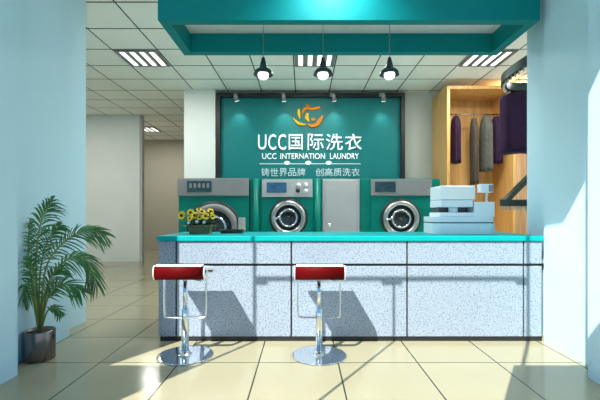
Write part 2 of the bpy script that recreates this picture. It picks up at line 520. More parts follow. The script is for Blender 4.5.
# ------------------------------------------------------------------ bar stools
def stool_seat_profile():
    # (y, z) along the bent seat, front lip to back lip
    pts = [(-0.175, -0.122), (-0.198, -0.08), (-0.198, -0.03), (-0.172, -0.003), (-0.10, -0.012), (0.0, -0.027), (0.10, -0.043), (0.165, -0.052), (0.19, -0.066), (0.192, -0.10)]
    return [Vector((0, a, b)) for a, b in pts]

def make_stool(x, y, label):
    t = thing('bar_stool', label, 'bar stool', (x, y, 0), 'red bar stools at the counter')
    SH = 0.842
    bm = B()
    lathe(bm, [(0, 0.002), (0.245, 0.002), (0.25, 0.006), (0.247, 0.010), (0.243, 0.0115), (0.238, 0.012), (0.075, 0.012), (0.06, 0.013), (0.05, 0.018), (0.038, 0.046), (0, 0.046)], (x, y, 0), 'z', 56)
    obj('base', bm, M['chrome'], t, True)
    bm = B(); lathe(bm, [(0, 0.04), (0.031, 0.04), (0.031, 0.42), (0.027, 0.43), (0.0, 0.43)], (x, y, 0), 'z', 24)
    obj('column', bm, M['chrome'], t, True)
    bm = B(); lathe(bm, [(0, 0.42), (0.019, 0.42), (0.019, 0.705), (0, 0.705)], (x, y, 0), 'z', 20)
    obj('piston', bm, M['chrome'], t, True)
    bm = B(); lathe(bm, [(0, 0.70), (0.026, 0.70), (0.045, 0.74), (0.085, 0.752), (0.085, 0.762), (0, 0.762)], (x, y, 0), 'z', 24)
    obj('seat_mount', bm, M['chrome'], t, True)
    bm = B(); tube(bm, [(x + 0.03, y - 0.02, 0.715), (x + 0.10, y - 0.03, 0.695), (x + 0.20, y - 0.05, 0.675)], 0.006, 8)
    obj('height_lever', bm, M['chrome'], t, True)
    # seat: a bent pad with thickness
    path = smooth_path(stool_seat_profile(), 6)
    th = 0.030
    def strip(x0, x1, path, t0, t1):
        bm = B()
        up, dn = [], []
        for i, p in enumerate(path):
            d = path[min(i + 1, len(path) - 1)] - path[max(i - 1, 0)]
            nrm = Vector((0, -d.z, d.y)).normalized()
            up.append(p + nrm * t1); dn.append(p + nrm * t0)
        outline = [(v.y + y, v.z + SH) for v in up] + [(v.y + y, v.z + SH) for v in dn[::-1]]
        n = len(path)
        A = [bm.verts.new((x0, *o)) for o in outline]
        D = [bm.verts.new((x1, *o)) for o in outline]
        m = len(outline)
        for i in range(m):
            bm.faces.new([A[i], A[(i + 1) % m], D[(i + 1) % m], D[i]])
        for V in (A, D):
            for i in range(n - 1):
                bm.faces.new([V[i], V[i + 1], V[m - 2 - i], V[m - 1 - i]])
        return bm
    seat = obj('seat', strip(x - 0.213, x + 0.213, path, -th, 0.0), M['red'], t, True)
    for s in (-1, 1):
        a = x + s * 0.213; b = x + s * 0.222
        obj('side_trim', strip(min(a, b), max(a, b), path, -th - 0.003, 0.003), M['whitetrim'], t, True)
    # back rail along the rear lip
    p = path[-1]
    bm = B(); box(bm, x - 0.213, x + 0.213, y + p.y - 0.028, y + p.y + 0.008, SH + p.z - 0.012, SH + p.z + 0.002, 0.004)
    obj('back_trim', bm, M['whitetrim'], t)
    bm = B(); box(bm, x - 0.205, x + 0.205, y - 0.180, y - 0.13, SH - 0.014, SH + 0.009, 0.005)
    obj('front_trim', bm, M['whitetrim'], t)
    # footrest loop: a flat bent strip hanging from the seat
    loop = smooth_path([(x - 0.19, 0, 0.78), (x - 0.192, 0, 0.60), (x - 0.19, 0, 0.39), (x - 0.165, 0, 0.352), (x, 0, 0.35), (x + 0.165, 0, 0.352), (x + 0.19, 0, 0.39), (x + 0.192, 0, 0.60), (x + 0.19, 0, 0.78)], 5)
    bm = B()
    rows = []
    for i, p in enumerate(loop):
        d = (loop[min(i + 1, len(loop) - 1)] - loop[max(i - 1, 0)]).normalized()
        nrm = Vector((-d.z, 0, d.x)) * 0.0055
        yy0, yy1 = y - 0.02, y + 0.03
        rows.append([bm.verts.new((p.x + s * nrm.x, q, p.z + s * nrm.z)) for s, q in ((1, yy0), (1, yy1), (-1, yy1), (-1, yy0))])
    for r0, r1 in zip(rows, rows[1:]):
        for k in range(4):
            bm.faces.new([r0[k], r0[(k + 1) % 4], r1[(k + 1) % 4], r1[k]])
    bm.faces.new(rows[0]); bm.faces.new(rows[-1][::-1])
    obj('footrest', bm, M['chrome'], t, True)
    bm = B(); box(bm, x - 0.20, x + 0.20, y - 0.03, y + 0.04, 0.760, 0.790)
    obj('seat_bracket', bm, M['chrome'], t)
    return t

def copy_thing(o, loc, label):
    r = o.copy(); C.objects.link(r); r.location = loc; r['label'] = label
    for ch in list(o.children):
        c = ch.copy(); C.objects.link(c); c.parent = r
        for gch in list(ch.children):
            d = gch.copy(); C.objects.link(d); d.parent = c
    return r
stool = make_stool(-1.073, 3.6, 'red bar stool with chrome disc base at the left end of the counter')
copy_thing(stool, (0.146, 3.6, 0), 'red bar stool with chrome disc base before the middle of the counter')

# ------------------------------------------------------------------ washing machines
MY = 7.2
K = MY / FPX
def mx(px): return (px - VX) * K
def mz(py): return EYE + (VY - py) * K

def porthole(t, px, py, r, big=False):
    cx, cz = mx(px), mz(py)
    c = (cx, MY, cz)
    bm = B()
    lathe(bm, [(r * 1.08, 0.0), (r * 1.08, 0.02), (r * 1.0, 0.045), (r * 0.98, 0.045), (r * 0.98, 0.0)], c, 'y', 56)
    d = obj('door_surround', bm, M['black'], t, True)
    bm = B()
    lathe(bm, [(r * 0.98, 0.02), (r * 0.97, 0.06), (r * 0.88, 0.10), (r * 0.76, 0.09), (r * 0.70, 0.05), (r * 0.70, 0.0)], c, 'y', 56)
    door = obj('door', bm, M['mgrey'] if big else M['steel'], t, True)
    bm = B()
    lathe(bm, [(r * 0.70, 0.02), (r * 0.69, 0.04), (r * 0.52, 0.035), (r * 0.50, 0.02)], c, 'y', 56)
    obj('gasket', bm, M['black'], door, True)
    bm = B()
    lathe(bm, [(r * 0.53, 0.02), (r * 0.52, 0.07), (r * 0.47, 0.085), (r * 0.42, 0.07), (r * 0.41, 0.02)], c, 'y', 48)
    obj('glass_ring', bm, M['chrome'], door, True)
    bm = B()
    lathe(bm, [(r * 0.42, 0.03), (r * 0.36, 0.02), (r * 0.2, -0.005 + 0.02), (0, 0.012)], c, 'y', 40)
    obj('door_glass', bm, M['glassdark'], door, True)
    bm = B()
    lathe(bm, [(r * 0.11, 0.02), (r * 0.10, 0.05), (0, 0.055)], c, 'y', 20)
    obj('drum_hub', bm, M['dsteel'], door, True)
    if not big:
        bm = B()
        pts = smooth_path([(cx - r * 0.84, MY - 0.10, cz + r * 0.02), (cx - r * 0.66, MY - 0.115, cz - r * 0.02), (cx - r * 0.52, MY - 0.10, cz + r * 0.08), (cx - r * 0.40, MY - 0.09, cz + r * 0.28)], 6)
        tube(bm, pts, 0.016, 8)
        obj('door_handle', bm, M['chrome'], door, True)
    return door

MZ0, MZT = 0.0, mz(178.5)
# large washer at the left
wl_ = thing('washing_machine', 'large teal washer with grey top panel behind the sunflower box', 'washing machine', (mx(214), MY + 0.5, 0))
bm = B(); box(bm, mx(178.5), mx(249), MY, 8.2, 0, MZT, 0.01); obj('cabinet', bm, M['mteal'], wl_)
bm = B(); box(bm, mx(178), mx(249), MY - 0.03, MY + 0.02, mz(196), mz(178.3), 0.008); p = obj('control_panel', bm, M['mgrey'], wl_)
bm = B(); box(bm, mx(187.5), mx(212), MY - 0.040, MY - 0.028, mz(192), mz(181), 0.004); s = obj('display', bm, M['screen'], p)
for k in range(5):
    bm = B(); box(bm, mx(190 + k * 4.3), mx(192.4 + k * 4.3), MY - 0.045, MY - 0.039, mz(188), mz(183.5)); obj('button', bm, M['mgrey'], s)
porthole(wl_, 214.5, 228, 25 * K, True)
bm = B(); box(bm, mx(239), mx(245.5), MY - 0.10, MY + 0.002, mz(231), mz(217.5), 0.01); obj('door_latch', bm, M['mlight'], wl_)

wm = thing('washing_machine', 'teal washer with light control panel and blue screen in the middle', 'washing machine', (mx(287), MY + 0.5, 0))
bm = B(); box(bm, mx(250), mx(322), MY + 0.03, 8.2, 0, MZT, 0.01); obj('cabinet', bm, M['mteal'], wm)
bm = B(); box(bm, mx(261.5), mx(313), MY, MY + 0.029, 0, MZT, 0.008); obj('front_cover', bm, M['mteal'], wm)
for pxc in (255.8, 317.5):
    bm = B(); tube(bm, [(mx(pxc), MY + 0.035, 0.0), (mx(pxc), MY + 0.035, MZT)], 0.055, 20)
    obj('corner_post', bm, M['mteal'], wm, True)
bm = B(); box(bm, mx(262), mx(312.5), MY - 0.025, MY + 0.003, mz(197), mz(179.5), 0.006); p = obj('control_panel', bm, M['mlight'], wm)
bm = B(); box(bm, mx(266.8), mx(286.7), MY - 0.035, MY - 0.024, mz(192.7), mz(182.5), 0.004); obj('display', bm, M['screenblue'], p)
for (a, b, m_) in ((298.7, 185, 'whitetrim'), (305.8, 185, 'whitetrim'), (297.9, 190.6, 'black'), (305.8, 190.6, 'whitetrim')):
    bm = B(); lathe(bm, [(0.040, 0.022), (0.036, 0.05), (0.0, 0.052)], (mx(a), MY, mz(b)), 'y', 18)
    obj('dial', bm, M[m_], p, True)
porthole(wm, 288.5, 217.8, 17.8 * K)

wr = thing('washing_machine', 'teal washer with dark grey control panel beside the wooden wardrobe', 'washing machine', (mx(401), MY + 0.5, 0))
bm = B(); box(bm, mx(360.3), mx(440.5), MY + 0.03, 8.2, 0, MZT, 0.01); obj('cabinet', bm, M['mteal'], wr)
bm = B(); box(bm, mx(371), mx(431.5), MY, MY + 0.029, 0, MZT, 0.008); obj('front_cover', bm, M['mteal'], wr)
bm = B(); box(bm, mx(370.8), mx(431.7), MY - 0.025, MY + 0.003, mz(195.7), mz(179.5), 0.006); p = obj('control_panel', bm, M['mgrey'], wr)
bm = B(); box(bm, mx(374.8), mx(395.3), MY - 0.035, MY - 0.024, mz(192), mz(181.7), 0.004); obj('display', bm, M['screen'], p)
porthole(wr, 400.5, 218.7, 18.6 * K)

lk = thing('locker', 'narrow grey metal locker between two teal washers', 'locker', (mx(341), MY + 0.5, 0))
bm = B(); box(bm, mx(322.6), mx(359.8), MY + 0.02, 8.2, 0, MZT - 0.005, 0.006); obj('cabinet', bm, M['mlight'], lk)
bm = B(); box(bm, mx(325), mx(357.5), MY, MY + 0.019, 0.06, MZT - 0.03, 0.008); d = obj('door', bm, M['mlight'], lk)
bm = B(); lathe(bm, [(0.034, -0.002), (0.030, 0.03), (0.0, 0.034)], (mx(329.7), MY, mz(225)), 'y', 16); obj('handle', bm, M['chrome'], d, True)

# ------------------------------------------------------------------ wall sign
SY = 8.42
def gx(px): return (px - VX) * SY / FPX
def gz(py): return EYE + (VY - py) * SY / FPX
sg = thing('wall_sign', 'large teal shop sign with white lettering and orange emblem above the washers', 'sign', ((gx(310)), 8.46, 1.5))
bm = B(); box(bm, gx(220), gx(401), SY, 8.498, 1.45, gz(97), 0.0); obj('backing_panel', bm, M['sign'], sg)
def bar(*a):
    bm = B(); box(bm, *a, 0.004); obj('frame_bar', bm, M['frame_dark'], sg)
bar(gx(217.2), gx(221), SY - 0.10, 8.499, 1.41, gz(94.2))
bar(gx(400), gx(404), SY - 0.10, 8.499, 1.41, gz(94.2))
bar(gx(221.05), gx(399.95), SY - 0.10, 8.499, gz(98), gz(94.2))

def text_mesh(txt, x0, x1, z0, z1, ext):
    cu = bpy.data.curves.new('t', 'FONT')
    cu.body = txt
    cu.extrude = 0.01
    cu.resolution_u = 4
    o = bpy.data.objects.new('t', cu)
    C.objects.link(o)
    dg = bpy.context.evaluated_depsgraph_get()
    me = bpy.data.meshes.new_from_object(o.evaluated_get(dg))
    bpy.data.objects.remove(o); bpy.data.curves.remove(cu)
    bm = B(); bm.from_mesh(me); bpy.data.meshes.remove(me)
    if not bm.verts: return bm
    xs = [v.co.x for v in bm.verts]; ys = [v.co.y for v in bm.verts]
    ax, bx, ay, by = min(xs), max(xs), min(ys), max(ys)
    for v in bm.verts:
        u = (v.co.x - ax) / (bx - ax); w = (v.co.y - ay) / (by - ay); e = v.co.z
        v.co = Vector((x0 + u * (x1 - x0), SY - (ext if e > 0 else -0.001), z0 + w * (z1 - z0)))
    return bm
def s5(v): return 250 + v / 4.615
for ch, a, b, t0, t1 in (('U', 38, 76, 134.8, 149.8), ('C', 85, 121, 134.6, 150), ('C', 130, 167, 134.6, 150), ('国', 179, 243, 134.6, 150), ('际', 266, 339, 134.2, 150.2), ('洗', 350, 427, 134.2, 150.2), ('衣', 438, 515, 134.2, 150.2)):
    bm = text_mesh(ch, gx(s5(a)), gx(s5(b)), gz(t1), gz(t0), 0.05)
    obj('letter', bm, M['letter'], sg)
bm = text_mesh('UCC', gx(262.3), gx(276.5), gz(159), gz(153.4), 0.025); obj('caption', bm, M['letter'], sg)
bm = text_mesh('INTERNATION', gx(280.5), gx(325), gz(159), gz(153.4), 0.025); obj('caption', bm, M['letter'], sg)
bm = text_mesh('LAUNDRY', gx(330), gx(358.7), gz(159), gz(153.4), 0.025); obj('caption', bm, M['letter'], sg)
bm = B(); box(bm, gx(259.7), gx(360.5), SY - 0.012, SY + 0.001, gz(164.2), gz(163.4)); obj('divider_line', bm, M['letter2'], sg)
for a in (287, 308.3, 328.7):
    bm = B()
    prism(bm, [(gx(a - 3), gz(162.3)), (gx(a - 1.6), gz(161.3)), (gx(a), gz(160.9)), (gx(a + 1.6), gz(161.3)), (gx(a + 3), gz(162.3)), (gx(a + 1.7), gz(164.6)), (gx(a - 1.7), gz(164.6))], 'y', SY - 0.02, SY - 0.001)
    obj('ornament', bm, M['letter'], sg)
for txt, a in (('铸世界品牌', 261.3), ('创高质洗衣', 315.5)):
    for k, ch in enumerate(txt):
        x = a + k * 9.0
        bm = text_mesh(ch, gx(x), gx(x + 8.0), gz(176.2), gz(168.2), 0.02)
        obj('slogan_character', bm, M['letter2'], sg)

def stroke(pts, ws):
    """a flat tapered brush stroke on the sign, measured in the photograph"""
    pts = [Vector((285 + a / 12, 98 + b / 12, 0)) for a, b in pts]
    path = smooth_path(pts, 6)
    n = len(path)
    L, R = [], []
    for i, p in enumerate(path):
        d = (path[min(i + 1, n - 1)] - path[max(i - 1, 0)]).normalized()
        f = i / (n - 1) * (len(ws) - 1); j = min(int(f), len(ws) - 2)
        w = (ws[j] + (ws[j + 1] - ws[j]) * (f - j)) / 12 / 2
        nr = Vector((-d.y, d.x, 0)) * w
        L.append(p + nr); R.append(p - nr)
    bm = B()
    def q(v, y): return bm.verts.new((gx(v.x), y, gz(v.y)))
    rows = [[q(a, SY - 0.045), q(b, SY - 0.045), q(b, SY - 0.001), q(a, SY - 0.001)] for a, b in zip(L, R)]
    for r0, r1 in zip(rows, rows[1:]):
        for k in range(4): bm.faces.new([r0[k], r0[(k + 1) % 4], r1[(k + 1) % 4], r1[k]])
    bm.faces.new(rows[0]); bm.faces.new(rows[-1][::-1])
    return bm
em_bm = [(([(168, 140), (166, 190), (178, 250)], [24, 34, 14]), 'gold'),
         (([(98, 245), (150, 298), (200, 318), (250, 322)], [8, 30, 26, 8]), 'gold'),
         (([(268, 312), (320, 338), (375, 325), (420, 270), (455, 215)], [10, 34, 42, 44, 14]), 'orange'),
         (([(205, 205), (222, 155), (262, 128), (330, 135), (418, 118)], [12, 28, 34, 26, 30]), 'orange'),
         (([(255, 78), (275, 105), (300, 128)], [10, 30, 20]), 'orange'),
         (([(272, 185), (262, 235), (285, 285)], [26, 48, 18]), 'gold'),
         (([(318, 250), (340, 262), (366, 256)], [16, 40, 14]), 'orange')]
for (pts, ws), m_ in em_bm:
    obj('emblem_stroke', stroke(pts, ws), M[m_], sg)

# sign spotlights on the top frame bar
for i, (px, lb) in enumerate(((236.5, 'small spotlight at the left end of the sign frame'), (283, 'small spotlight on the sign frame left of the orange emblem'), (331, 'small spotlight on the sign frame right of the orange emblem'), (379.5, 'small spotlight at the right end of the sign frame'))):
    x = gx(px); y = SY - 0.14; z = gz(96)
    t = thing('sign_spotlight', lb, 'spotlight', (x, y, z), 'spotlights along the top of the sign')
    bm = B(); box(bm, x - 0.03, x + 0.03, SY - 0.13, SY - 0.101, z - 0.05, z + 0.03, 0.004); obj('mount', bm, M['spotgrey'], t)
    bm = B(); tube(bm, [(x, SY - 0.13, z), (x + 0.01, SY - 0.26, z - 0.02), (x + 0.02, SY - 0.30, z - 0.06)], 0.012, 8); obj('arm', bm, M['spotgrey'], t, True)
    a = Vector((x + 0.02, SY - 0.30, z - 0.05)); d = Vector((0.10 if i % 2 else 0.25, 0.35, -1)).normalized()
    bm = B(); tube(bm, [a - d * 0.02, a + d * 0.03, a + d * 0.14], [0.03, 0.045, 0.055], 16); h = obj('lamp_head', bm, M['spotgrey'], t, True)
    bm = B(); tube(bm, [a + d * 0.1405, a + d * 0.146], 0.045, 16); obj('lens', bm, M['lens'], h)
    ld = bpy.data.lights.new('spot_beam', 'SPOT'); ld.energy = SPOT_W; ld.color = (0.85, 1, 0.98)
    ld.spot_size = math.radians(75); ld.spot_blend = 0.8; ld.shadow_soft_size = 0.04
    lo = bpy.data.objects.new('spot_beam', ld); C.objects.link(lo); lo.parent = t
    lo.location = a + d * 0.16 - Vector((x, y, z))
    lo.rotation_euler = Vector((0.0, 0.45, -1)).to_track_quat('-Z', 'Y').to_euler()

# ------------------------------------------------------------------ pendant lamps
for px, lb in ((263.3, 'dark bell pendant lamp with lit bulb, leftmost of three under the canopy'), (323, 'dark bell pendant lamp with lit bulb, middle one under the canopy'), (389.5, 'dark bell pendant lamp with lit bulb, rightmost of three under the canopy')):
    d = 4.33; p = at(px, 70, d); x = p.x
    def z_(py): return EYE + (VY - py) * d / FPX
    t = thing('pendant_lamp', lb, 'pendant lamp', (x, d, 3.42), 'pendant lamps under the teal canopy')
    bm = B(); lathe(bm, [(0, 3.42), (0.035, 3.42), (0.03, 3.40), (0, 3.395)], (x, d, 0), 'z', 16); obj('ceiling_cap', bm, M['shade'], t, True)
    bm = B(); tube(bm, [(x, d, 3.40), (x, d, z_(58))], 0.004, 8); obj('cord', bm, M['spotgrey'], t)
    bm = B(); lathe(bm, [(0, z_(57)), (0.016, z_(57.4)), (0.022, z_(60)), (0.030, z_(62.5)), (0.04, z_(66.5)), (0.038, z_(67.5)), (0, z_(67.5))], (x, d, 0), 'z', 24); obj('socket', bm, M['shade'], t, True)
    bm = B(); lathe(bm, [(0.036, z_(67)), (0.055, z_(68.5)), (0.085, z_(70.5)), (0.103, z_(73)), (0.106, z_(75)), (0.100, z_(75)), (0.094, z_(73)), (0.07, z_(70.5)), (0.036, z_(68.5))], (x, d, 0), 'z', 36); obj('lamp_shade', bm, M['shade'], t, True)
    bm = B(); ball(bm, (x, d, z_(75.2)), 0.052, 1.15, 1.15, 0.95, 20); obj('bulb', bm, M['bulb'], t, True)

# ------------------------------------------------------------------ cash register
RY = 4.42; RK = RY / FPX
def rx(px): return (px - VX) * RK
RZ = CT + 0.001
def rz(py): return RZ + (234.0 - py) * RK
cr = thing('cash_register', 'pale blue and white cash register on the right of the turquoise worktop', 'cash register', (rx(460), 4.55, RZ))
def rounded(x0, x1, y0, y1, r, n=8):
    pts = []
    for cx, cy, a0 in ((x1 - r, y1 - r, 0), (x0 + r, y1 - r, 90), (x0 + r, y0 + r, 180), (x1 - r, y0 + r, 270)):
        for k in range(n + 1):
            a = math.radians(a0 + 90 * k / n); pts.append((cx + r * math.cos(a), cy + r * math.sin(a)))
    return pts
bm = B(); prism(bm, rounded(rx(432), rx(495.3), 4.36, 4.80, 0.09), 'z', RZ, rz(223.5)); obj('base', bm, M['pos'], cr)
bm = B(); prism(bm, rounded(rx(433), rx(494), 4.375, 4.79, 0.08), 'z', rz(223.5), rz(222.3)); obj('base_shade_line', bm, M['posdark'], cr)  # dark colour stands in for the shade line above the base
bm = B(); prism(bm, rounded(rx(432), rx(493.8), 4.36, 4.80, 0.09), 'z', rz(222.3), rz(217)); obj('middle_tray', bm, M['pos'], cr)
bm = B(); box(bm, rx(439.5), rx(493.5), 4.40, 4.78, rz(217), rz(212.8), 0.008); obj('deck', bm, M['pos'], cr)
bm = B(); box(bm, rx(472.8), rx(493.5), 4.39, 4.78, rz(217.2), rz(202.3), 0.006); obj('printer_block', bm, M['pos'], cr)
bm = B(); box(bm, rx(441), rx(470), 4.50, 4.74, rz(212.8), rz(206), 0.0); nk = obj('gap_shadow', bm, M['posdark'], cr)  # dark block painted for the shade in the gap under the monitor
bm = B(); box(bm, rx(440), rx(471.5), 4.38, 4.77, rz(207.5), rz(200.6), 0.008); obj('monitor_lip', bm, M['pos'], cr)
bm = B(); box(bm, rx(440), rx(474.3), 4.385, 4.77, rz(200.4), rz(186), 0.012); mo = obj('monitor', bm, M['pos'], cr)
bm = B(); box(bm, rx(441.5), rx(473.3), 4.378, 4.386, rz(199.6), rz(187), 0.003); obj('monitor_face', bm, M['whitetrim'], mo)
bm = B(); tube(bm, [(rx(454), 4.45, rz(212.8)), (rx(454), 4.45, rz(207.5))], 0.05, 20); obj('pivot', bm, M['pos'], cr, True)
bm = B(); tube(bm, [(rx(492), 4.55, rz(202.4)), (rx(492), 4.55, rz(192))], 0.012, 10); pl = obj('display_pole', bm, M['pos'], cr, True)
bm = B(); box(bm, rx(484.2), rx(497), 4.50, 4.60, rz(192.4), rz(183.8), 0.006); dp = obj('customer_display', bm, M['pos'], pl)
bm = B(); box(bm, rx(492), rx(496.3), 4.494, 4.501, rz(191.5), rz(184.8)); obj('display_window', bm, M['mgrey'], dp)

# ------------------------------------------------------------------ sunflower box and tray
FB = 4.42
def fx(px): return (px - VX) * FB / FPX
def fz(py): return CT + 0.001 + (233.8 - py) * FB / FPX
fl = thing('flower_box', 'brown planter of yellow sunflowers on the left end of the worktop', 'flower arrangement', (fx(200), FB + 0.02, CT + 0.001))
bm = B()
x0, x1 = fx(189.5), fx(211); y0, y1 = FB - 0.06, FB + 0.10; zt = fz(225)
def rect(z, e): return [(x0 - e, y0 - e, z), (x1 + e, y0 - e, z), (x1 + e, y1 + e, z), (x0 - e, y1 + e, z)]
rings = [[bm.verts.new(v) for v in rect(z, e)] for z, e in ((CT + 0.001, -0.012), (zt - 0.018, 0.0), (zt - 0.018, 0.006), (zt, 0.006), (zt, -0.006), (zt - 0.02, -0.008))]
bm.faces.new(rings[0]); bm.faces.new(rings[-1])
for A, D in zip(rings, rings[1:]):
    for k in range(4): bm.faces.new([A[k], A[(k + 1) % 4], D[(k + 1) % 4], D[k]])
obj('planter', bm, M['planter'], fl)
bm = B()
rnd = random.Random(3)
for k in range(230):
    p = Vector((fx(rnd.uniform(186, 213)), rnd.uniform(y0 - 0.02, y1 + 0.02), fz(rnd.uniform(213, 229))))
    if p.z < zt: p.z = zt + rnd.uniform(-0.015, 0.05)
    a = rnd.uniform(0, 2 * PI); u = Vector((math.cos(a), math.sin(a), rnd.uniform(-0.5, 0.7))).normalized()
    s = u.cross(Vector((0, 0, 1))).normalized()
    l, w = rnd.uniform(0.04, 0.07), rnd.uniform(0.013, 0.022)
    n = u.cross(s) * 0.004
    vs = [p, p + u * l * 0.5 + s * w + n, p + u * l, p + u * l * 0.5 - s * w + n]
    bm.faces.new([bm.verts.new(v) for v in vs])
for k in range(26):
    b0 = Vector((fx(rnd.uniform(191, 210)), FB + rnd.uniform(-0.03, 0.06), zt - 0.015))
    b1 = Vector((b0.x + rnd.uniform(-0.05, 0.05), b0.y + rnd.uniform(-0.03, 0.03), fz(rnd.uniform(212, 220))))
    tube(bm, [b0, (b0 + b1) / 2 + Vector((0.004, 0, 0)), b1], 0.0025, 5)
obj('foliage', bm, M['bleaf'], fl)
def flower(px, py, dy, r, d, petal='petal', seed='seed', n=13):
    c = Vector((fx(px), FB + dy, fz(py)))
    d = Vector(d).normalized()
    a, b = frame_for(d)
    bm = B()
    for k in range(n):
        t = 2 * PI * k / n
        u = a * math.cos(t) + b * math.sin(t); w = a * -math.sin(t) + b * math.cos(t)
        p0, p1, p2 = c + u * r * 0.3, c + u * r * 0.7 + d * 0.006, c + u * r
        hw = r * 0.20
        f = [bm.verts.new(v) for v in (p0 - w * hw * 0.6, p1 - w * hw, p2, p1 + w * hw, p0 + w * hw * 0.6)]
        bm.faces.new(f)
    o = obj('flower_head', bm, M[petal], fl)
    bm = B(); ball(bm, c + d * 0.004, r * 0.34, 1, 1, 0.9, 12); obj('flower_center', bm, M[seed], o, True)
    bm = B(); tube(bm, [c - d * 0.004, c * 0.5 + Vector((fx(200), FB + 0.02, zt)) * 0.5 + Vector((0, 0, -0.01)), Vector((fx(198 + (px - 198) * 0.5), FB + 0.02, zt - 0.012))], 0.0035, 6)
    obj('flower_stem', bm, M['bleaf'], o)
for a in ((183, 215.5, -0.05, 0.056, (-0.4, -1, 0.2)), (190.5, 212.5, 0.0, 0.046, (-0.1, -1, 0.5)), (196, 215.5, -0.05, 0.050, (0.1, -1, 0.7)), (201.5, 211.8, 0.02, 0.044, (0, -0.7, 1)), (206.5, 216, -0.05, 0.048, (0.3, -1, 0.5)), (210, 211.5, 0.02, 0.044, (0.5, -0.8, 0.6)), (191.5, 218.5, -0.07, 0.034, (-0.2, -1, 0.3)), (213, 216.5, -0.02, 0.036, (0.7, -1, 0.2)), (201.5, 217.5, -0.08, 0.034, (0, -1, 0.4)), (198, 209.5, 0.04, 0.036, (0, -0.6, 1))):
    flower(*a)
for a in ((191, 222.5, -0.085, 0.022, (0, -1, 0.2)), (199, 221.5, -0.085, 0.024, (0, -1, 0.3)), (206, 222, -0.085, 0.022, (0.1, -1, 0.2))):
    flower(*a, petal='white', seed='letter2', n=7)

bm = B()
tp = rounded(fx(217.5), fx(242), FB + 0.06, FB + 0.28, 0.05)
tq = rounded(fx(218.5), fx(241), FB + 0.07, FB + 0.27, 0.045)
lo_ = [bm.verts.new((a, b, CT + 0.001)) for a, b in tq]
hi_ = [bm.verts.new((a, b, CT + 0.040)) for a, b in tp]
hi2 = [bm.verts.new((a * 0.94 + fx(229.7) * 0.06, b * 0.94 + (FB + 0.17) * 0.06, CT + 0.040)) for a, b in tp]
lo2 = [bm.verts.new((a * 0.92 + fx(229.7) * 0.08, b * 0.92 + (FB + 0.17) * 0.08, CT + 0.008)) for a, b in tq]
n = len(tp)
for A, D in ((lo_, hi_), (hi_, hi2), (hi2, lo2)):
    for k in range(n): bm.faces.new([A[k], A[(k + 1) % n], D[(k + 1) % n], D[k]])
bm.faces.new(lo_); bm.faces.new(lo2)
solo('tray', bm, M['tray'], 'low dark brown tray lying on the worktop right of the sunflowers', 'tray')

# ------------------------------------------------------------------ wardrobe and clothes
WY0, WY1 = 7.63, 8.495
wd = thing('wardrobe', 'tall orange wooden wardrobe with open hanging bay and two doors', 'wardrobe', (3.9, 8.0, 0))
WT = 3.76
bm = B(); box(bm, 2.78, 2.84, WY0, WY1, 0, WT, 0.003); obj('side_panel', bm, M['wood'], wd)
bm = B(); box(bm, 4.06, 4.115, WY0 + 0.005, WY1, 0, WT - 0.063, 0.003); obj('side_panel', bm, M['wood'], wd)
bm = B(); box(bm, 2.842, 5.6, WY0, WY1, WT - 0.06, WT, 0.003); obj('top_panel', bm, M['wood'], wd)
bm = B(); box(bm, 2.842, 4.058, WY1 - 0.03, WY1, 0.0, WT - 0.062); obj('back_panel', bm, M['wood'], wd)
for a, b in ((4.12, 4.60), (4.608, 5.10)):
    bm = B(); box(bm, a, b, WY0, WY0 + 0.03, 0.02, WT - 0.065, 0.004); obj('door', bm, M['wood2'], wd)
RZ_ = EYE + (VY - 114.5) * 8.0 / FPX
bm = B(); tube(bm, [(2.842, 8.0, RZ_), (4.058, 8.0, RZ_)], 0.016, 12); obj('hanging_rail', bm, M['garment_hanger'], wd, True)

def garment(name, label, cat, m_, px0, px1, py0, py1, d, thick, rail_z, group=None, yaw=0.35, shoulders=0.55, flare=1.0, seed=0):
    """clothes on a hanger: a closed folded tube of cloth hanging from sloping shoulders"""
    rnd = random.Random(seed)
    x0, x1 = (px0 - VX) * d / FPX, (px1 - VX) * d / FPX
    zt, zb = EYE + (VY - py0) * d / FPX, EYE + (VY - py1) * d / FPX
    cx, hw = (x0 + x1) / 2, (x1 - x0) / 2
    t = thing(name, label, cat, (cx, d, rail_z), group)
    bm = B()
    seg, rows = 40, 14
    ph = rnd.uniform(0, 6)
    rings = []
    for j in range(rows + 1):
        v = j / rows
        z = zt - (zt - zb) * v
        wf = shoulders + (1 - shoulders) * min(1, (v / 0.12)) ** 0.6 if v < 0.12 else 1 - 0.06 * math.sin(v * 2.5) + 0.06 * (flare) * (v - 0.5)
        tf = 0.45 + 0.55 * min(1, v / 0.2)
        ring = []
        for k in range(seg):
            a = 2 * PI * k / seg
            fold = 1 + (0.16 * math.sin(5 * a + ph) + 0.08 * math.sin(9 * a + 2 * ph)) * min(1, v * 1.6)
            X = cx + hw * wf * math.copysign(abs(math.cos(a)) ** 0.8, math.cos(a))
            Y = d + thick * tf * math.sin(a) * fold
            ring.append(bm.verts.new((X, Y, z + 0.012 * math.sin(4 * a + ph) * (v > 0.98))))
        rings.append(ring)
    for A, D in zip(rings, rings[1:]):
        for k in range(seg): bm.faces.new([A[k], A[(k + 1) % seg], D[(k + 1) % seg], D[k]])
    bm.faces.new(rings[0]); bm.faces.new(rings[-1][::-1])
    obj('cloth', bm, M[m_], t, True)
    bm = B()
    r = 0.022
    hk = [(cx, d, zt - 0.02), (cx, d, rail_z - 0.03)] + [(cx, d + 0.03 * math.sin(a), rail_z - 0.0 + 0.026 * -math.cos(a) ) for a in (0.6, 1.4, 2.2, 3.0, 3.8)]
    tube(bm, hk, 0.005, 8)
    obj('hanger_hook', bm, M['garment_hanger'], t, True)
    return t
GG = 'clothes hanging in the wardrobe'
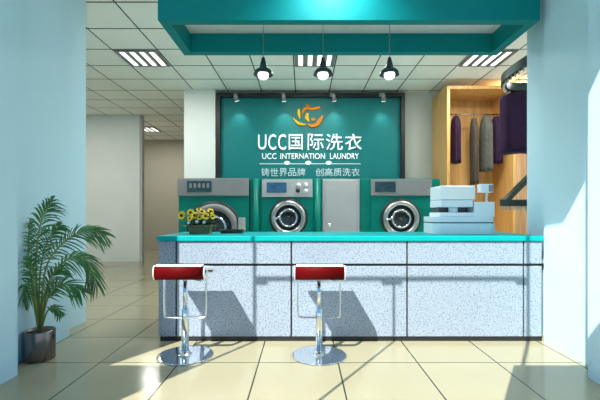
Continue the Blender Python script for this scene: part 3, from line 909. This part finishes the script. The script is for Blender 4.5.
garment('garment', 'purple garment hanging at the left side of the open wardrobe', 'garment', 'purple', 451.5, 460, 116.5, 163, 8.0, 0.16, RZ_ , GG, seed=1)
garment('trousers', 'narrow dark olive trousers hanging in the middle of the open wardrobe', 'trousers', 'olive', 470.5, 477.5, 119, 184, 8.0, 0.12, RZ_, GG, shoulders=0.7, seed=2)
garment('jacket', 'grey jacket hanging in the open wardrobe right of the olive trousers', 'jacket', 'greycloth', 481, 491.5, 116, 171, 8.0, 0.18, RZ_, GG, seed=3)
garment('garment', 'dark purple garment hanging at the right side of the open wardrobe', 'garment', 'purple', 491.8, 501, 117, 163, 8.0, 0.15, RZ_, GG, seed=4)

# ------------------------------------------------------------------ garment conveyor
gc = thing('garment_conveyor', 'dark curved garment conveyor with toothed rails beside the right wall', 'garment conveyor', (3.3, 5.2, 0))
def ribbon(pts, hgt, th):
    path = smooth_path(pts, 7)
    bm = B(); rows = []
    for i, p in enumerate(path):
        d = path[min(i + 1, len(path) - 1)] - path[max(i - 1, 0)]
        s = Vector((d.y, -d.x, 0)).normalized() * th / 2
        up = Vector((0, 0, hgt / 2))
        rows.append([bm.verts.new(p + v) for v in (s + up, s - up, -s - up, -s + up)])
    for r0, r1 in zip(rows, rows[1:]):
        for k in range(4): bm.faces.new([r0[k], r0[(k + 1) % 4], r1[(k + 1) % 4], r1[k]])
    bm.faces.new(rows[0]); bm.faces.new(rows[-1][::-1])
    return bm, path
up_pts = [at(548, 45, 4.75), at(531, 58, 4.85), at(515, 69, 5.0), at(505, 78, 5.18), at(504.5, 84, 5.38), at(512, 87, 5.55), at(530, 87, 5.65), at(560, 85, 5.7)]
bm, path_u = ribbon(up_pts, 0.11, 0.07); up_ = obj('upper_rail', bm, M['track'], gc)
def teeth(path, drop, parent, every):
    acc = 0
    for i in range(1, len(path)):
        acc += (path[i] - path[i - 1]).length
        if acc > every:
            acc = 0
            p = path[i]
            bm = B(); box(bm, p.x - 0.008, p.x + 0.008, p.y - 0.008, p.y + 0.008, p.z - drop - 0.055, p.z - drop, 0.002, 1)
            obj('hook', bm, M['teeth'], parent)
teeth(path_u[:32], 0.05, up_, 0.05)
lw_pts = [at(560, 203, 5.1), at(526, 203, 5.14), at(508, 203, 5.18), at(502.5, 202.5, 5.25), at(506, 200.5, 5.34), at(516, 190, 5.40), at(528, 178, 5.46), at(556, 150, 5.56)]
bm, path_l = ribbon(lw_pts, 0.085, 0.07); lw_ = obj('lower_rail', bm, M['track'], gc)
teeth(path_l[:26], 0.042, lw_, 0.03)
for (x, y, z0, z1) in ((path_u[-1].x - 0.02, path_u[-1].y, 0, path_u[-1].z + 0.06), (path_u[0].x + 0.02, path_u[0].y, 0, path_u[0].z + 0.06)):
    bm = B(); box(bm, x - 0.035, x + 0.035, y - 0.035, y + 0.035, z0, z1, 0.004); obj('post', bm, M['track'], gc)
pa = path_l[-1]; pb = path_l[0]
bm = B(); tube(bm, [(path_u[-1].x - 0.02, path_u[-1].y, pa.z), pa + Vector((0.0, 0.0, 0.0))], 0.02, 10); obj('bracket', bm, M['track'], gc)
bm = B(); tube(bm, [(path_u[0].x + 0.02, path_u[0].y, pb.z), pb], 0.02, 10); obj('bracket', bm, M['track'], gc)
big = garment('coat', 'large purple coat hanging from the curved garment conveyor', 'coat', 'purple', 499, 541, 91.5, 153, 5.62, 0.14, path_u[42].z - 0.03, None, shoulders=0.45, seed=9)

# ------------------------------------------------------------------ potted palm
PX, PY = -2.345, 3.52
pp = thing('potted_palm', 'green potted palm in a pewter cylinder pot against the left wall', 'potted plant', (PX, PY, 0))
R = 0.122
bm = B(); lathe(bm, [(0, 0.002), (R * 0.96, 0.002), (R, 0.012), (R, 0.252), (R * 0.985, 0.26), (R * 0.94, 0.26), (R * 0.93, 0.235), (0, 0.235)], (PX, PY, 0), 'z', 48)
pot = obj('pot', bm, M['pot'], pp, True)
bm = B(); lathe(bm, [(0, 0.236), (R * 0.93, 0.236), (R * 0.8, 0.243), (R * 0.3, 0.248), (0, 0.25)], (PX, PY, 0), 'z', 32)
obj('soil', bm, M['soil'], pp, True)
def keep(v):
    if v.y < 3.21: v.x = max(v.x, -2.275)
    else: v.x = max(v.x, -2.455)
    v.y = max(v.y, 3.0)
    return v
def frond(pts, depths, ll, nleaf, sag=0.5, seed=0, start=0.35, out=None):
    rnd = random.Random(seed)
    p3 = [at(a, b, d) for (a, b), d in zip(pts, depths)]
    p3[0] = Vector((PX + (p3[0].x - PX) * 0.3, PY + (p3[0].y - PY) * 0.3, 0.245))
    path = smooth_path(p3, 10)
    n = len(path)
    bm = B()
    tube(bm, [keep(p.copy()) for p in path], [0.009 * (1 - 0.8 * i / n) + 0.0012 for i in range(n)], 6)
    fr = obj('frond_stem', bm, M['stem'], pp, True)
    bm = B()
    view = Vector((0.15, -1, 0.25)).normalized()
    for k in range(nleaf):
        u = start + (1 - start) * (k / (nleaf - 1))
        f = u * (n - 1); i = min(int(f), n - 2)
        base = path[i].lerp(path[i + 1], f - i)
        tan = (path[i + 1] - path[i]).normalized()
        side = tan.cross(view).normalized()
        prof = math.sin(PI * (0.12 + 0.86 * (u - start) / (1 - start))) ** 0.7
        for s in (-1, 1):
            L = ll * (0.35 + 0.65 * prof) * rnd.uniform(0.88, 1.1)
            ang = math.radians(rnd.uniform(38, 58) - 22 * (u - start) / (1 - start))
            dirv = (tan * math.cos(ang) + side * s * math.sin(ang) + view * rnd.uniform(-0.25, 0.35)).normalized()
            w = 0.0062 * rnd.uniform(0.85, 1.15)
            wv = dirv.cross(view + Vector((rnd.uniform(-.3, .3), 0, rnd.uniform(-.3, .3)))).normalized()
            rows = []
            m = 5
            for j in range(m + 1):
                v = j / m
                c = base + dirv * L * v + Vector((0, 0, -1)) * sag * L * v * v
                ww = w * (math.sin(PI * (0.12 + 0.88 * v)) ** 0.6 if v < 1 else 0.05)
                rows.append((bm.verts.new(keep(c + wv * ww)), bm.verts.new(keep(c + view * ww * 0.35)), bm.verts.new(keep(c - wv * ww))))
            for r0, r1 in zip(rows, rows[1:]):
                for q in (0, 1): bm.faces.new([r0[q], r0[q + 1], r1[q + 1], r1[q]])
    lf = obj('leaflets', bm, M['leaf'], fr, True)
    return fr
frond([(38, 326), (36, 265), (41, 222), (52, 201)], [3.5, 3.5, 3.48, 3.46], 0.25, 30, 0.55, 1, 0.36)
frond([(40, 326), (46, 268), (68, 239), (88, 231), (105, 235)], [3.5, 3.52, 3.56, 3.60, 3.62], 0.20, 34, 0.45, 2, 0.30)
frond([(41, 326), (50, 280), (70, 258), (86, 260), (97, 284)], [3.5, 3.50, 3.50, 3.52, 3.54], 0.20, 32, 0.7, 3, 0.32)
frond([(41, 326), (48, 298), (62, 284), (82, 291)], [3.5, 3.46, 3.42, 3.42], 0.18, 24, 0.4, 4, 0.34)
frond([(42, 326), (47, 312), (54, 308), (60, 314)], [3.5, 3.46, 3.44, 3.44], 0.085, 12, 0.4, 5, 0.42)
frond([(37, 326), (32, 285), (28, 248), (30, 222)], [3.5, 3.5, 3.52, 3.54], 0.20, 26, 0.6, 6, 0.32)
frond([(37, 326), (33, 300), (27, 285), (24, 300)], [3.5, 3.48, 3.46, 3.46], 0.15, 18, 0.5, 7, 0.34)
frond([(39, 326), (40, 275), (48, 240), (60, 226)], [3.5, 3.56, 3.60, 3.62], 0.20, 26, 0.5, 8, 0.36)
frond([(38, 326), (35, 295), (33, 272), (30, 258)], [3.5, 3.42, 3.38, 3.36], 0.17, 22, 0.6, 9, 0.32)
frond([(40, 326), (43, 300), (52, 276), (62, 268)], [3.5, 3.56, 3.60, 3.62], 0.18, 22, 0.5, 10, 0.34)
